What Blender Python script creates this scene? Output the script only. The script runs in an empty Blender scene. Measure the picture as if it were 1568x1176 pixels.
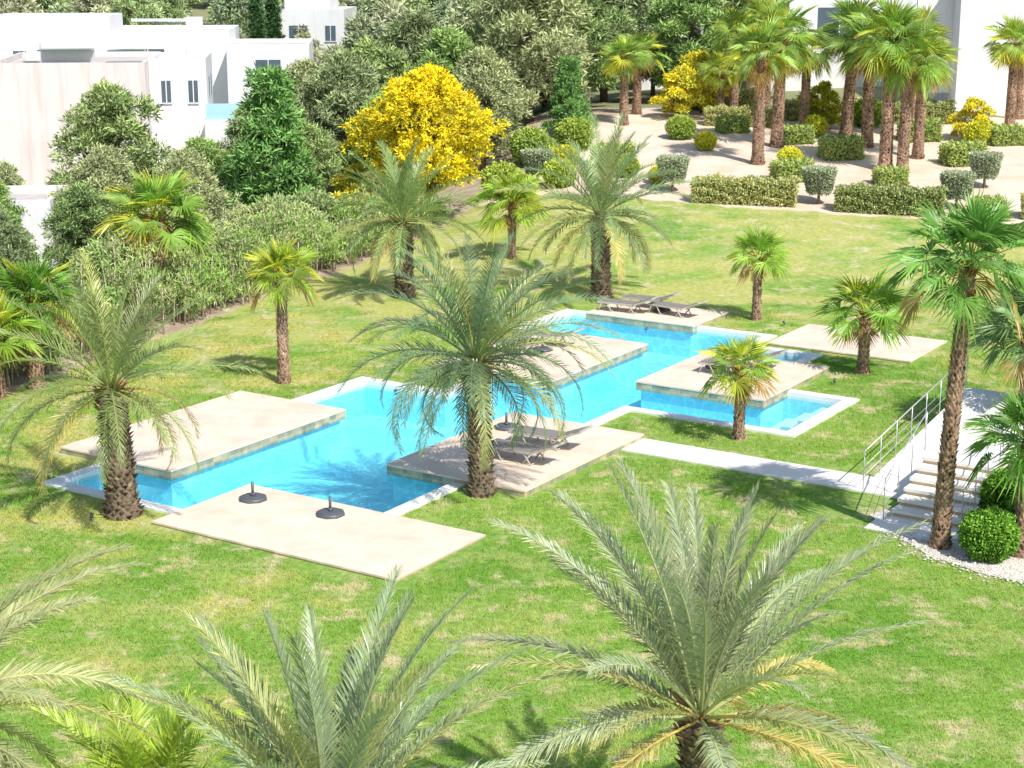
import bpy, math, random
import numpy as np
from mathutils import Vector, Euler
random.seed(7); rng=np.random.default_rng(11)
sc=bpy.context.scene
sc.view_settings.view_transform='Standard'; sc.view_settings.look='None'; sc.view_settings.exposure=0; sc.view_settings.gamma=1
COL=bpy.context.collection
AZ=1.0; OX,OY=-2.29,31.52
Av=(math.cos(AZ),math.sin(AZ)); Bv=(math.sin(AZ),-math.cos(AZ))
def W(a,b,z=0): return (OX+a*Av[0]+b*Bv[0], OY+a*Av[1]+b*Bv[1], z)
def toAB(x,y):
    dx=x-OX;dy=y-OY
    return dx*Av[0]+dy*Av[1], dx*Bv[0]+dy*Bv[1]
def sst(a,b,x):
    t=np.clip((x-a)/(b-a),0,1); return t*t*(3-2*t)
def leftd(x,y): return (x+15)*(-.9316)+(y-44)*.364
def hgt(x,y):
    x=np.asarray(x,float); y=np.asarray(y,float)
    z=.08*np.clip(y-60,0,38)*sst(-6,3,x)
    z=z-2.0*sst(2,22,leftd(x,y))*sst(0,10,60-x)
    z=z+11*sst(112,230,y)
    z=z+.25*np.sin(x*.11+1)*np.sin(y*.09)*sst(80,110,y)
    return z
def H(x,y): return float(hgt(x,y))

# ------------------------------------------------------------- materials
def mat(name):
    m=bpy.data.materials.new(name); m.use_nodes=True
    nt=m.node_tree; b=nt.nodes["Principled BSDF"]; return m,nt,b
def N(nt,t,**k):
    n=nt.nodes.new(t)
    for a,v in k.items(): setattr(n,a,v)
    return n
def noise(nt,scale,detail=4,vec=None,rough=.55):
    n=N(nt,"ShaderNodeTexNoise"); n.inputs["Scale"].default_value=scale; n.inputs["Detail"].default_value=detail; n.inputs["Roughness"].default_value=rough
    if vec is not None: nt.links.new(vec,n.inputs["Vector"])
    return n.outputs["Fac"]
def ramp(nt,fac,stops):
    r=N(nt,"ShaderNodeValToRGB"); e=r.color_ramp.elements
    while len(e)<len(stops): e.new(.5)
    for i,(p,c) in enumerate(stops):
        e[i].position=p; e[i].color=(c,c,c,1) if isinstance(c,(int,float)) else (*c,1)
    nt.links.new(fac,r.inputs[0]); return r.outputs[0]
def mix(nt,f,a,b,mode='MIX'):
    m=N(nt,"ShaderNodeMix",data_type='RGBA',blend_type=mode)
    for s,v in ((m.inputs[0],f),(m.inputs[6],a),(m.inputs[7],b)):
        if hasattr(v,'is_output'): nt.links.new(v,s)
        elif isinstance(v,(int,float)): s.default_value=v
        else: s.default_value=(*v,1)
    return m.outputs[2]
def math_(nt,op,a,b=None,c=None):
    m=N(nt,"ShaderNodeMath",operation=op)
    for s,v in zip(m.inputs,(a,b,c)):
        if v is None: continue
        if hasattr(v,'is_output'): nt.links.new(v,s)
        else: s.default_value=v
    return m.outputs[0]
def bump(nt,b,h,strength=.3,dist=.05):
    n=N(nt,"ShaderNodeBump"); n.inputs["Strength"].default_value=strength; n.inputs["Distance"].default_value=dist
    nt.links.new(h,n.inputs["Height"]); nt.links.new(n.outputs[0],b.inputs["Normal"])
def pos(nt): return N(nt,"ShaderNodeNewGeometry").outputs["Position"]
def objc(nt): return N(nt,"ShaderNodeTexCoord").outputs["Object"]

def leafmat(name,trans=.3,rough=.5,tint=(1,1,1),gloss=True,lo=.85):
    m,nt,b=mat(name)
    at=N(nt,"ShaderNodeAttribute",attribute_name="Col").outputs["Color"]
    oi=N(nt,"ShaderNodeObjectInfo").outputs["Random"]
    o=ramp(nt,oi,[(0,tuple(v*t for v,t in zip((lo,lo+.07,lo),tint))),(.5,tuple(v*t for v,t in zip((1.03,1.0,.95),tint))),(1,tuple(v*t for v,t in zip((1.15,1.08,1.05),tint)))])
    c=mix(nt,1.0,at,o,'MULTIPLY')
    outp=nt.nodes["Material Output"]
    if gloss:
        nt.links.new(c,b.inputs["Base Color"]); b.inputs["Roughness"].default_value=rough; b.inputs["Specular IOR Level"].default_value=.45; s1=b.outputs[0]
    else:
        nt.nodes.remove(b); d=N(nt,"ShaderNodeBsdfDiffuse"); nt.links.new(c,d.inputs[0]); s1=d.outputs[0]
    if trans:
        t=N(nt,"ShaderNodeBsdfTranslucent"); nt.links.new(c,t.inputs[0])
        mx=N(nt,"ShaderNodeMixShader"); mx.inputs[0].default_value=trans
        nt.links.new(s1,mx.inputs[1]); nt.links.new(t.outputs[0],mx.inputs[2]); s1=mx.outputs[0]
    nt.links.new(s1,outp.inputs[0]); return m
M_FROND=leafmat("date_frond",.28,.34,(1.65,1.65,1.65))
M_FAN=leafmat("fan_leaf",.30,.42,(1.5,1.5,1.35))
M_LEAF=leafmat("leaf",0,.6,(1.8,1.8,1.65),False,.68)
def barkmat(name):
    m,nt,b=mat(name)
    at=N(nt,"ShaderNodeAttribute",attribute_name="Col").outputs["Color"]
    v=ramp(nt,noise(nt,14,3,pos(nt)),[(.3,.75),(.7,1.8)])
    c=mix(nt,1.0,at,v,'MULTIPLY'); nt.nodes.remove(b); d=N(nt,"ShaderNodeBsdfDiffuse"); nt.links.new(c,d.inputs[0]); nt.links.new(d.outputs[0],nt.nodes["Material Output"].inputs[0])
    return m
M_BARK=barkmat("bark")

def lawncolor(nt,d=4):
    p=pos(nt); sx=N(nt,"ShaderNodeSeparateXYZ"); nt.links.new(p,sx.inputs[0])
    x,y=sx.outputs[0],sx.outputs[1]
    n1=noise(nt,.13,2,p); n2=noise(nt,.75,d,p,.65)
    g=mix(nt,ramp(nt,n1,[(.35,0),(.65,1)]),(.19,.38,.055),(.31,.48,.09))
    g=mix(nt,ramp(nt,n2,[(.46,0),(.68,.7)]),g,(.48,.54,.19))
    m=N(nt,"ShaderNodeMapRange"); m.inputs[1].default_value=42; m.inputs[2].default_value=64; nt.links.new(y,m.inputs[0])
    m2=N(nt,"ShaderNodeMapRange"); m2.inputs[1].default_value=-1; m2.inputs[2].default_value=-11; nt.links.new(x,m2.inputs[0])
    dry=math_(nt,'ADD',math_(nt,'MULTIPLY',m.outputs[0],.50),math_(nt,'MULTIPLY',m2.outputs[0],.32))
    dn=math_(nt,'ADD',dry,math_(nt,'MULTIPLY',math_(nt,'SUBTRACT',noise(nt,.32,d,p,.62),.5),2.5))
    g=mix(nt,ramp(nt,dn,[(.2,0),(.6,.85)]),g,(.57,.56,.18))
    g=mix(nt,ramp(nt,noise(nt,1.1,d,p,.7),[(.53,0),(.66,.85)]),g,(.68,.60,.36))
    return g,x,y,p
M_GROUND,nt,b=mat("ground_mat")
g,x,y,p=lawncolor(nt)
g=mix(nt,1.0,g,ramp(nt,noise(nt,6,3,p,.7),[(.3,.72),(.7,1.15)]),'MULTIPLY')
sand=mix(nt,ramp(nt,noise(nt,.5,4,p),[(.35,0),(.65,1)]),(.78,.61,.46),(.90,.76,.63))
sand=mix(nt,ramp(nt,noise(nt,9,4,p),[(.55,0),(.7,.4)]),sand,(.5,.4,.28))
line=math_(nt,'ADD',math_(nt,'ADD',y,math_(nt,'MULTIPLY',x,.33)),math_(nt,'MULTIPLY',math_(nt,'SUBTRACT',noise(nt,.4,3,p),.5),2.0))
fs=ramp(nt,math_(nt,'SUBTRACT',line,78.3),[(0,0),(.3,1)])
g=mix(nt,fs,g,sand)
ld=math_(nt,'ADD',math_(nt,'MULTIPLY',math_(nt,'ADD',x,15),-.9316),math_(nt,'MULTIPLY',math_(nt,'SUBTRACT',y,44),.364))
ld=math_(nt,'ADD',ld,math_(nt,'MULTIPLY',math_(nt,'SUBTRACT',noise(nt,.7,4,p),.5),1.4))
dirt=mix(nt,ramp(nt,noise(nt,1.2,4,p),[(.4,0),(.6,1)]),(.46,.35,.25),(.62,.51,.38))
g=mix(nt,ramp(nt,ld,[(0.0,0),(.35,1)]),g,dirt)
far=math_(nt,'GREATER_THAN',y,104)
g=mix(nt,far,g,(.30,.31,.17))
nt.links.new(g,b.inputs["Base Color"]); b.inputs["Roughness"].default_value=1; b.inputs["Specular IOR Level"].default_value=.1
bump(nt,b,noise(nt,18,3,p,.8),.9,.05)
M_GRASS,nt,b=mat("grass_blades")
g,x,y,p=lawncolor(nt,3)
at=N(nt,"ShaderNodeAttribute",attribute_name="Col").outputs["Color"]
g=mix(nt,1.0,g,at,'MULTIPLY')
nt.nodes.remove(b); dd=N(nt,"ShaderNodeBsdfDiffuse"); nt.links.new(g,dd.inputs[0])
t=N(nt,"ShaderNodeBsdfTranslucent"); nt.links.new(g,t.inputs[0])
mx=N(nt,"ShaderNodeMixShader"); mx.inputs[0].default_value=.35
nt.links.new(dd.outputs[0],mx.inputs[1]); nt.links.new(t.outputs[0],mx.inputs[2]); nt.links.new(mx.outputs[0],nt.nodes["Material Output"].inputs[0])

M_DECK,nt,b=mat("deck_stone")
oc=objc(nt)
br=N(nt,"ShaderNodeTexBrick"); br.offset=.5; nt.links.new(oc,br.inputs["Vector"])
br.inputs["Scale"].default_value=1; br.inputs["Brick Width"].default_value=.9; br.inputs["Row Height"].default_value=.45; br.inputs["Mortar Size"].default_value=.005
br.inputs["Color1"].default_value=(.88,.72,.58,1); br.inputs["Color2"].default_value=(.85,.68,.54,1); br.inputs["Mortar"].default_value=(.74,.59,.46,1)
c=mix(nt,1.0,br.outputs["Color"],ramp(nt,noise(nt,1.3,6,oc,.6),[(.35,(.91,.89,.88)),(.6,(1.03,1.03,1.03))]),'MULTIPLY')
c=mix(nt,ramp(nt,noise(nt,.55,5,oc,.6),[(.57,0),(.70,.55)]),c,(.70,.48,.37))
nt.links.new(c,b.inputs["Base Color"]); nt.links.new(ramp(nt,noise(nt,.8,3,oc),[(.4,.45),(.6,.75)]),b.inputs["Roughness"])
M_SLATE,nt,b=mat("deck_side_tiles")
oc=objc(nt); sx=N(nt,"ShaderNodeSeparateXYZ"); nt.links.new(oc,sx.inputs[0])
cb=N(nt,"ShaderNodeCombineXYZ"); nt.links.new(math_(nt,'ADD',sx.outputs[0],sx.outputs[1]),cb.inputs[0]); nt.links.new(sx.outputs[2],cb.inputs[1])
br=N(nt,"ShaderNodeTexBrick"); br.offset=.0; nt.links.new(cb.outputs[0],br.inputs["Vector"])
br.inputs["Scale"].default_value=1; br.inputs["Brick Width"].default_value=.3; br.inputs["Row Height"].default_value=.3; br.inputs["Mortar Size"].default_value=.006
br.inputs["Color1"].default_value=(.50,.41,.25,1); br.inputs["Color2"].default_value=(.25,.28,.20,1); br.inputs["Mortar"].default_value=(.5,.46,.36,1)
nt.links.new(mix(nt,1.0,br.outputs["Color"],ramp(nt,noise(nt,3,4,oc),[(.3,.75),(.7,1.35)]),'MULTIPLY'),b.inputs["Base Color"]); b.inputs["Roughness"].default_value=.5
def plain(name,col,rough=.6,var=.1,scale=2,metal=0,spec=.5):
    m,nt,b=mat(name); p=pos(nt)
    lo=tuple(v*(1-var) for v in col); hi=tuple(min(1,v*(1+var)) for v in col)
    nt.links.new(ramp(nt,noise(nt,scale,4,p,.6),[(.3,lo),(.7,hi)]),b.inputs["Base Color"])
    b.inputs["Roughness"].default_value=rough; b.inputs["Metallic"].default_value=metal; b.inputs["Specular IOR Level"].default_value=spec
    return m
M_WHITE=plain("white_coping",(.86,.85,.82),.6,.06,1.5)
M_PATH=plain("white_path",(.86,.83,.77),.7,.10,1.2)
M_EDGE=plain("deck_edge",(.55,.42,.29),.7,.12,3)
M_SLING=plain("lounger_sling",(.25,.23,.21),.7,.12,8)
M_FRAME=plain("lounger_frame",(.50,.46,.40),.4,.05,5)
M_DARK=plain("umbrella_base_granite",(.10,.11,.125),.45,.2,30)
M_STEEL=plain("rail_steel",(.62,.63,.64),.35,.05,4,.4)
M_GLASS=plain("window_glass",(.10,.14,.17),.08,.1,1)
M_BALG=plain("balcony_glass",(.45,.74,.80),.1,.05,1)
def wallmat(name,base,st):
    m,nt,b=mat(name); p=pos(nt)
    mp=N(nt,"ShaderNodeMapping"); mp.inputs["Scale"].default_value=(1.6,1.6,.14); nt.links.new(p,mp.inputs[0])
    c=mix(nt,ramp(nt,noise(nt,1.0,5,mp.outputs[0],.7),[(.46,0),(.75,st)]),base,(.46,.40,.37))
    c=mix(nt,1.0,c,ramp(nt,noise(nt,.3,3,p),[(.3,.94),(.7,1.03)]),'MULTIPLY')
    nt.links.new(c,b.inputs["Base Color"]); b.inputs["Roughness"].default_value=.85; return m
M_WALL=wallmat("white_render",(.80,.81,.82),.25); M_WALL2=wallmat("weathered_render",(.74,.69,.66),.65)
M_ROOF=plain("gravel_roof",(.58,.52,.48),.9,.15,1.2)
M_GRAVEL,nt,b=mat("white_gravel"); p=pos(nt)
vo=N(nt,"ShaderNodeTexVoronoi"); vo.inputs["Scale"].default_value=22; nt.links.new(p,vo.inputs["Vector"])
c=mix(nt,vo.outputs["Color"],(.60,.53,.45),(.88,.84,.77)) 
c=mix(nt,ramp(nt,noise(nt,1.5,4,p),[(.5,0),(.7,.5)]),c,(.5,.37,.25))
nt.links.new(c,b.inputs["Base Color"]); b.inputs["Roughness"].default_value=.9
bump(nt,b,vo.outputs["Distance"],.8,.03)
M_POOL,nt,b=mat("pool_mosaic_painted_caustics"); p=pos(nt)
ds=N(nt,"ShaderNodeVectorMath",operation='ADD'); nt.links.new(p,ds.inputs[0])
nn=N(nt,"ShaderNodeTexNoise"); nn.inputs["Scale"].default_value=1.3; nn.inputs["Detail"].default_value=2; nt.links.new(p,nn.inputs["Vector"])
nt.links.new(nn.outputs["Color"],ds.inputs[1])
vo=N(nt,"ShaderNodeTexVoronoi",feature='DISTANCE_TO_EDGE'); vo.inputs["Scale"].default_value=2.4; nt.links.new(ds.outputs[0],vo.inputs["Vector"])
ca=ramp(nt,vo.outputs["Distance"],[(0,1.18),(.10,1.0),(.5,.93)])  # web of caustic sunlight painted into the basin colour, brighter along cell edges
c=mix(nt,ramp(nt,noise(nt,.35,3,p),[(.35,0),(.65,1)]),(.20,.76,.97),(.33,.84,.98))
c=mix(nt,1.0,c,ca,'MULTIPLY'); nt.links.new(c,b.inputs["Base Color"]); b.inputs["Roughness"].default_value=.6
M_STEP=plain("pool_step",(.70,.86,.90),.6,.04,2)
M_WATER=bpy.data.materials.new("pool_water"); M_WATER.use_nodes=True; nt=M_WATER.node_tree; nt.nodes.clear()
out=N(nt,"ShaderNodeOutputMaterial"); tr=N(nt,"ShaderNodeBsdfTransparent"); tr.inputs[0].default_value=(.83,.99,1,1)
gl=N(nt,"ShaderNodeBsdfGlossy"); gl.inputs["Roughness"].default_value=.05
fr=N(nt,"ShaderNodeFresnel"); fr.inputs["IOR"].default_value=1.33
p=pos(nt); bp=N(nt,"ShaderNodeBump"); bp.inputs["Strength"].default_value=.7; bp.inputs["Distance"].default_value=.05
nt.links.new(noise(nt,3.2,4,p,.55),bp.inputs["Height"]); nt.links.new(bp.outputs[0],gl.inputs["Normal"]); nt.links.new(bp.outputs[0],fr.inputs["Normal"])
mx=N(nt,"ShaderNodeMixShader"); nt.links.new(fr.outputs[0],mx.inputs[0]); nt.links.new(tr.outputs[0],mx.inputs[1]); nt.links.new(gl.outputs[0],mx.inputs[2]); nt.links.new(mx.outputs[0],out.inputs[0])

# ------------------------------------------------------------- mesh builder
class MB:
    def __init__(s): s.V=[];s.F=[];s.C=[];s.n=0
    def add(s,v,faces,col,mi=0,smooth=False):
        v=np.asarray(v,float).reshape(-1,3)
        col=np.asarray(col,float)
        if col.ndim==1: col=np.tile(col,(len(v),1))
        s.V.append(v); s.C.append(col)
        if not isinstance(faces,list) or (len(faces) and not hasattr(faces[0],'ndim')): faces=[np.asarray(faces)]
        for f in faces:
            if len(f): s.F.append((f+s.n,mi,smooth))
        s.n+=len(v)
    def box(s,c,size,mi=0,rot=(0,0,0),col=(1,1,1)):
        h=np.array(size)/2
        v=np.array([[x,y,z] for x in(-1,1) for y in(-1,1) for z in(-1,1)],float)*h
        R=np.array(Euler(rot).to_matrix()); v=v@R.T+np.array(c)
        s.add(v,np.array([[0,1,3,2],[4,6,7,5],[0,4,5,1],[2,3,7,6],[0,2,6,4],[1,5,7,3]]),col,mi)
    def tube(s,p,q,r1,r2=None,n=8,mi=0,col=(1,1,1),caps=True):
        r2=r1 if r2 is None else r2
        s.path([p,q],[r1,r2],n,mi,col,caps)
    def path(s,pts,rad,n=10,mi=0,col=(1,1,1),caps=True):
        pts=np.array(pts,float); k=len(pts); T=np.gradient(pts,axis=0); T/=np.linalg.norm(T,axis=1)[:,None]+1e-9
        V=[]
        for i in range(k):
            t=T[i]; ref=np.array([1,0,0]) if abs(t[0])<.8 else np.array([0,1,0])
            u=np.cross(t,ref); u/=np.linalg.norm(u); w=np.cross(t,u)
            a=np.arange(n)*2*math.pi/n
            V.append(pts[i]+rad[i]*(np.cos(a)[:,None]*u+np.sin(a)[:,None]*w))
        V=np.concatenate(V); f=[]
        for i in range(k-1):
            for j in range(n): f.append([i*n+j,i*n+(j+1)%n,(i+1)*n+(j+1)%n,(i+1)*n+j])
        s.add(V,np.array(f),col,mi,True)
        if caps:
            b=s.n-len(V); s.F.append((np.array([list(range(b+(k-1)*n,b+k*n))]),mi,False)); s.F.append((np.array([list(range(b+n-1,b-1,-1))]),mi,False))
    def mesh(s,name,mats):
        V=np.concatenate(s.V); C=np.concatenate(s.C)
        me=bpy.data.meshes.new(name)
        me.vertices.add(len(V)); me.vertices.foreach_set("co",V.ravel())
        loops=np.concatenate([f.ravel() for f,_,_ in s.F]); sizes=np.concatenate([np.full(len(f),f.shape[1]) for f,_,_ in s.F])
        mi=np.concatenate([np.full(len(f),m) for f,m,_ in s.F]); sm=np.concatenate([np.full(len(f),q) for f,_,q in s.F])
        me.loops.add(len(loops)); me.loops.foreach_set("vertex_index",loops.astype(np.int32))
        me.polygons.add(len(sizes)); st=np.concatenate([[0],np.cumsum(sizes)[:-1]])
        me.polygons.foreach_set("loop_start",st.astype(np.int32)); me.polygons.foreach_set("loop_total",sizes.astype(np.int32))
        me.polygons.foreach_set("material_index",mi.astype(np.int32)); me.polygons.foreach_set("use_smooth",sm)
        ca=me.color_attributes.new("Col",'FLOAT_COLOR','POINT')
        ca.data.foreach_set("color",np.concatenate([C,np.ones((len(C),1))],1).ravel())
        me.update(calc_edges=True)
        for m in mats: me.materials.append(m)
        return me
def obj(name,me,loc=(0,0,0),rz=0,scale=1,parent=None):
    o=bpy.data.objects.new(name,me); COL.objects.link(o); o.location=loc; o.rotation_euler=(0,0,rz)
    o.scale=(scale,)*3 if isinstance(scale,(int,float)) else scale
    if parent: o.parent=parent
    return o
def empty(name,loc=(0,0,0),rz=0):
    return obj(name,None,loc,rz)

# ------------------------------------------------------------- terrain
outer=[(.7,-10.85),(.7,-6.2),(2.7,-6.2),(2.7,-2.4),(13.9,-2.4),(13.9,2.4),(18.4,2.4),(18.4,-.6),(23,-.6),(23,-2.9),(24.7,-2.9),(24.7,-10.85),(21,-10.85),(21,-8),(13,-8),(13,-10.85)]
def inset(poly,w):
    ar=sum(poly[i][0]*poly[(i+1)%len(poly)][1]-poly[(i+1)%len(poly)][0]*poly[i][1] for i in range(len(poly)))
    s=1 if ar>0 else -1; r=[]
    for i in range(len(poly)):
        p0,p1,p2=poly[i-1],poly[i],poly[(i+1)%len(poly)]
        def nrm(a,b):
            dx,dy=b[0]-a[0],b[1]-a[1]; l=math.hypot(dx,dy); return (-dy/l*s,dx/l*s)
        n1,n2=nrm(p0,p1),nrm(p1,p2)
        r.append((p1[0]+(n1[0]+n2[0])*w,p1[1]+(n1[1]+n2[1])*w))
    return r
inner=inset(outer,.35); mid=inset(outer,.15)
def inpoly(x,y,poly):
    c=False
    for i in range(len(poly)):
        x1,y1=poly[i-1]; x2,y2=poly[i]
        if (y1>y)!=(y2>y) and x<(x2-x1)*(y-y1)/(y2-y1)+x1: c=not c
    return c
al=sorted(set([round(p[0],4) for p in mid]+list(np.arange(-24,0,2.0))+list(np.arange(26.,130,2.0))+[-1500,-800,-400,-200,-100,-60,-40,-30,140,155,170,190,220,260,320,400,600,1000,1800]))
bl=sorted(set([round(p[1],4) for p in mid]+list(np.arange(-112,-11,2.0))+list(np.arange(4.,40,2.0))+[-1500,-900,-500,-300,-220,-180,-150,-130,46,56,70,100,150,250,400,800,1500]))
V=[];idx={}
for i,a in enumerate(al):
    for j,b_ in enumerate(bl):
        w=W(a,b_); idx[(i,j)]=len(V); V.append((w[0],w[1],H(w[0],w[1])))
F=[]
for i in range(len(al)-1):
    for j in range(len(bl)-1):
        if inpoly((al[i]+al[i+1])/2,(bl[j]+bl[j+1])/2,mid): continue
        F.append([idx[(i,j)],idx[(i,j+1)],idx[(i+1,j+1)],idx[(i+1,j)]])
mb=MB(); mb.add(V,np.array(F),(1,1,1),0,True); obj("ground",mb.mesh("ground",[M_GROUND]))

# ------------------------------------------------------------- pool (local frame x=a,y=-b)
def L(p,z): return (p[0],-p[1],z)
pool=empty("swimming_pool",(OX,OY,0),AZ)
def ring(mb,o,i,zt,zo,zi,mi=0):
    n=len(o)
    for k in range(n):
        q=(k+1)%n
        mb.add([L(o[k],zt),L(o[q],zt),L(i[q],zt),L(i[k],zt)],np.array([[0,1,2,3]]),(1,1,1),mi)
        mb.add([L(o[k],zt),L(o[q],zt),L(o[q],zo),L(o[k],zo)],np.array([[0,1,2,3]]),(1,1,1),mi)
        mb.add([L(i[k],zt),L(i[q],zt),L(i[q],zi),L(i[k],zi)],np.array([[0,1,2,3]]),(1,1,1),mi)
mb=MB(); ring(mb,outer,inner,.05,-.3,-.2); obj("coping",mb.mesh("coping",[M_WHITE]),parent=pool)
DEP=-.95
mb=MB(); n=len(inner); iw=inset(outer,.36)
for k in range(n):
    q=(k+1)%n
    mb.add([L(iw[k],-.15),L(iw[q],-.15),L(iw[q],DEP),L(iw[k],DEP)],np.array([[0,1,2,3]]),(1,1,1))
ia=sorted(set(p[0] for p in iw)); ib=sorted(set(p[1] for p in iw))
def cells(mb,z):
    for i in range(len(ia)-1):
        for j in range(len(ib)-1):
            if inpoly((ia[i]+ia[i+1])/2,(ib[j]+ib[j+1])/2,iw):
                mb.add([L((ia[i],ib[j]),z),L((ia[i],ib[j+1]),z),L((ia[i+1],ib[j+1]),z),L((ia[i+1],ib[j]),z)],np.array([[0,1,2,3]]),(1,1,1))
cells(mb,DEP); obj("basin",mb.mesh("basin",[M_POOL]),parent=pool)
mb=MB(); cells(mb,-.06); obj("water",mb.mesh("water",[M_WATER]),parent=pool)
mb=MB()
for k,(d,b0) in enumerate([(.22,1.5),(.45,1.0),(.68,.5)]):
    mb.box((17.1,-(b0+2.0)/2,(DEP-d)/2),(1.7,2.0-b0+.02,-DEP-d),0)
obj("entry_steps",mb.mesh("entry_steps",[M_STEP]),parent=pool)

def deck(a0,a1,b0,b1,zt,zb,side,wet=True):
    e=empty("sun_deck",(OX,OY,0),AZ)
    ca,cb_=(a0+a1)/2,-(b0+b1)/2
    mb=MB(); mb.box((ca,cb_,zt-.02),(a1-a0,b1-b0,.04),0)
    obj("paving_slab",mb.mesh("slab",[M_DECK]),parent=e)
    mb=MB(); mb.box((ca,cb_,(zt-.04+zb)/2),(a1-a0-.03,b1-b0-.03,zt-.04-zb),0)
    obj("tiled_side",mb.mesh("side",[side]),parent=e)
    if wet:
        mb=MB(); mb.box((ca,cb_,(zb-.96)/2),(a1-a0-.25,b1-b0-.25,zb+.96),0)
        obj("plinth",mb.mesh("plinth",[M_POOL]),parent=e)
    return e
deck(0,3.2,-6.6,0,.075,-.4,M_EDGE,False)
D=[(2.75,9.45,-12.4,-8.65),(5.95,11.65,-4.7,-.75),(15.1,20.9,-9.7,-5.6),(16.4,21.1,-3.6,.4),(24.0,26.7,-9.7,-5.6)]
for d in D: deck(*d,.17,-.09,M_SLATE)
deck(23.4,26.8,-2.7,2.05,.075,-.3,M_EDGE,False)
decks=[(0,3.2,-6.6,0)]+D+[(23.4,26.8,-2.7,2.05),(10.5,11.75,-.8,5.6),(8.6,20,5.2,9)]
mb=MB(); mb.box((11.1,-(2.35),-.03),(1.2,6.3,.13),0)
p_=empty("footpath",(OX,OY,0),AZ); obj("walkway",mb.mesh("walkway",[M_PATH]),parent=p_)
mb=MB()
mb.add([L((10.5,5.5),.035),L((10.5,6.75),.035),L((18,6.75),.9),L((18,5.5),.9),L((10.5,5.5),-.2),L((10.5,6.75),-.2),L((18,6.75),-.2),L((18,5.5),-.2)],np.array([[0,3,2,1],[0,1,5,4],[1,2,6,5],[2,3,7,6],[3,0,4,7]]),(1,1,1))
obj("ramp",mb.mesh("ramp",[M_PATH]),parent=p_)
st=empty("garden_stairs",(OX,OY,0),AZ); mb=MB()
for k in range(7):
    mb.box((8.7+.36*k+ (11.9-8.7-.36*k)/2,-(7.65),.15*k+.035),(11.9-8.7-.36*k,1.7,.07),0)
    mb.box((8.74+.36*k+(11.9-8.74-.36*k)/2,-7.65,.15*k-.04),(11.9-8.74-.36*k,1.64,.08),1)
mb.box((8.6,-7.5,-.0),(1.0,1.9,.06),0)
mb.box((14.6,-7.9,.92),(5.4,2.2,.07),0); mb.box((14.6,-7.9,.43),(5.35,2.15,.90),0)
obj("steps",mb.mesh("steps",[M_PATH,M_EDGE]),parent=st)
def rail(p,q,z0,z1,n):
    mb=MB(); P0=np.array([p[0],-p[1],z0]);P1=np.array([q[0],-q[1],z1])
    for k in range(n):
        t=k/(n-1); a=P0+(P1-P0)*t; mb.tube(a,a+np.array([0,0,.92]),.013)
    up=np.array([0,0,.92])
    mb.tube(P0+up,P1+up,.016); mb.tube(P0+up*.6,P1+up*.6,.006); mb.tube(P0+up*.35,P1+up*.35,.006)
    r=empty("handrail",(OX,OY,0),AZ); obj("rails",mb.mesh("rails",[M_STEEL]),parent=r)
rail((8.8,6.72),(11.3,6.72),.05,1.0,4); rail((10.6,5.55),(17.8,5.55),.05,.9,8); rail((8.8,8.45),(11.3,8.45),.05,1.0,4); rail((11.95,8.95),(17.2,8.95),.96,.96,6)

gp=[(7.9,35.7),(8.15,34.4),(8.45,33.6),(8.6,33.0),(9.1,32.5),(9.3,32.1),(10.2,31.4),(10.8,31.2),(11.6,30.6),(14,29.6),(18,29),(20,33),(16,40),(12,39)]
mb=MB(); mb.add([(a,b_,.02) for a,b_ in gp],np.array([list(range(len(gp)))]),(1,1,1)); obj("gravel_bed",mb.mesh("gravel",[M_GRAVEL]))
PEB=MB()
for i in range(900):
    k=random.randrange(1,8); t=random.random(); a=gp[k];c_=gp[k+1]; px=a[0]+(c_[0]-a[0])*t+random.gauss(.12,.22); py=a[1]+(c_[1]-a[1])*t+random.gauss(.12,.22)
    r=random.uniform(.015,.04); g_=random.uniform(.4,.6)
    v=np.array([(1,0,.2),(0,1,.3),(-1,0,.2),(0,-1,.25),(.1,.1,.9)])*r*np.array([random.uniform(.7,1.3),random.uniform(.7,1.3),1])+np.array([px,py,.02])
    PEB.add(v,np.array([[0,1,4],[1,2,4],[2,3,4],[3,0,4]]),(g_,g_*.93,g_*.85))
obj("pebbles",PEB.mesh("pebbles",[M_BARK]))

# ------------------------------------------------------------- furniture
def lounger_mesh():
    mb=MB()
    for s in(-1,1):
        mb.box((-.28,s*.31,.30),(1.36,.04,.05),1); mb.box((.70,s*.31,.42),(.72,.04,.045),1,(0,-.36,0))
        mb.tube((-.80,s*.31,.29),(-.92,s*.31,0),.02,n=6,mi=1); mb.tube((.20,s*.31,.29),(.42,s*.31,0),.02,n=6,mi=1); mb.tube((.42,s*.31,.29),(.16,s*.31,0),.02,n=6,mi=1)
        mb.tube((-.60,s*.31,.29),(-.42,s*.31,0),.02,n=6,mi=1)
    for x in (-.94,.30,): mb.box((x,0,.30),(.05,.58,.045),1)
    for k in range(9): mb.box((-.85+k*.14,0,.325),(.125,.57,.018),0)
    for k in range(5):
        t=.08+k*.14; mb.box((.36+t*math.cos(.36),0,.33+t*math.sin(.36)),(.125,.57,.018),0,(0,-.36,0))
    mb.box((1.05,0,.565),(.05,.64,.045),1)
    mb.tube((.42,-.31,.03),(.42,.31,.03),.015,n=6,mi=1); mb.tube((-.42,-.31,.03),(-.42,.31,.03),.015,n=6,mi=1)
    mb.tube((.75,.2,.42),(.5,.2,.27),.014,n=6,mi=1); mb.tube((.75,-.2,.42),(.5,-.2,.27),.014,n=6,mi=1)
    return mb.mesh("lounger",[M_SLING,M_FRAME])
LM=lounger_mesh()
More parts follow.
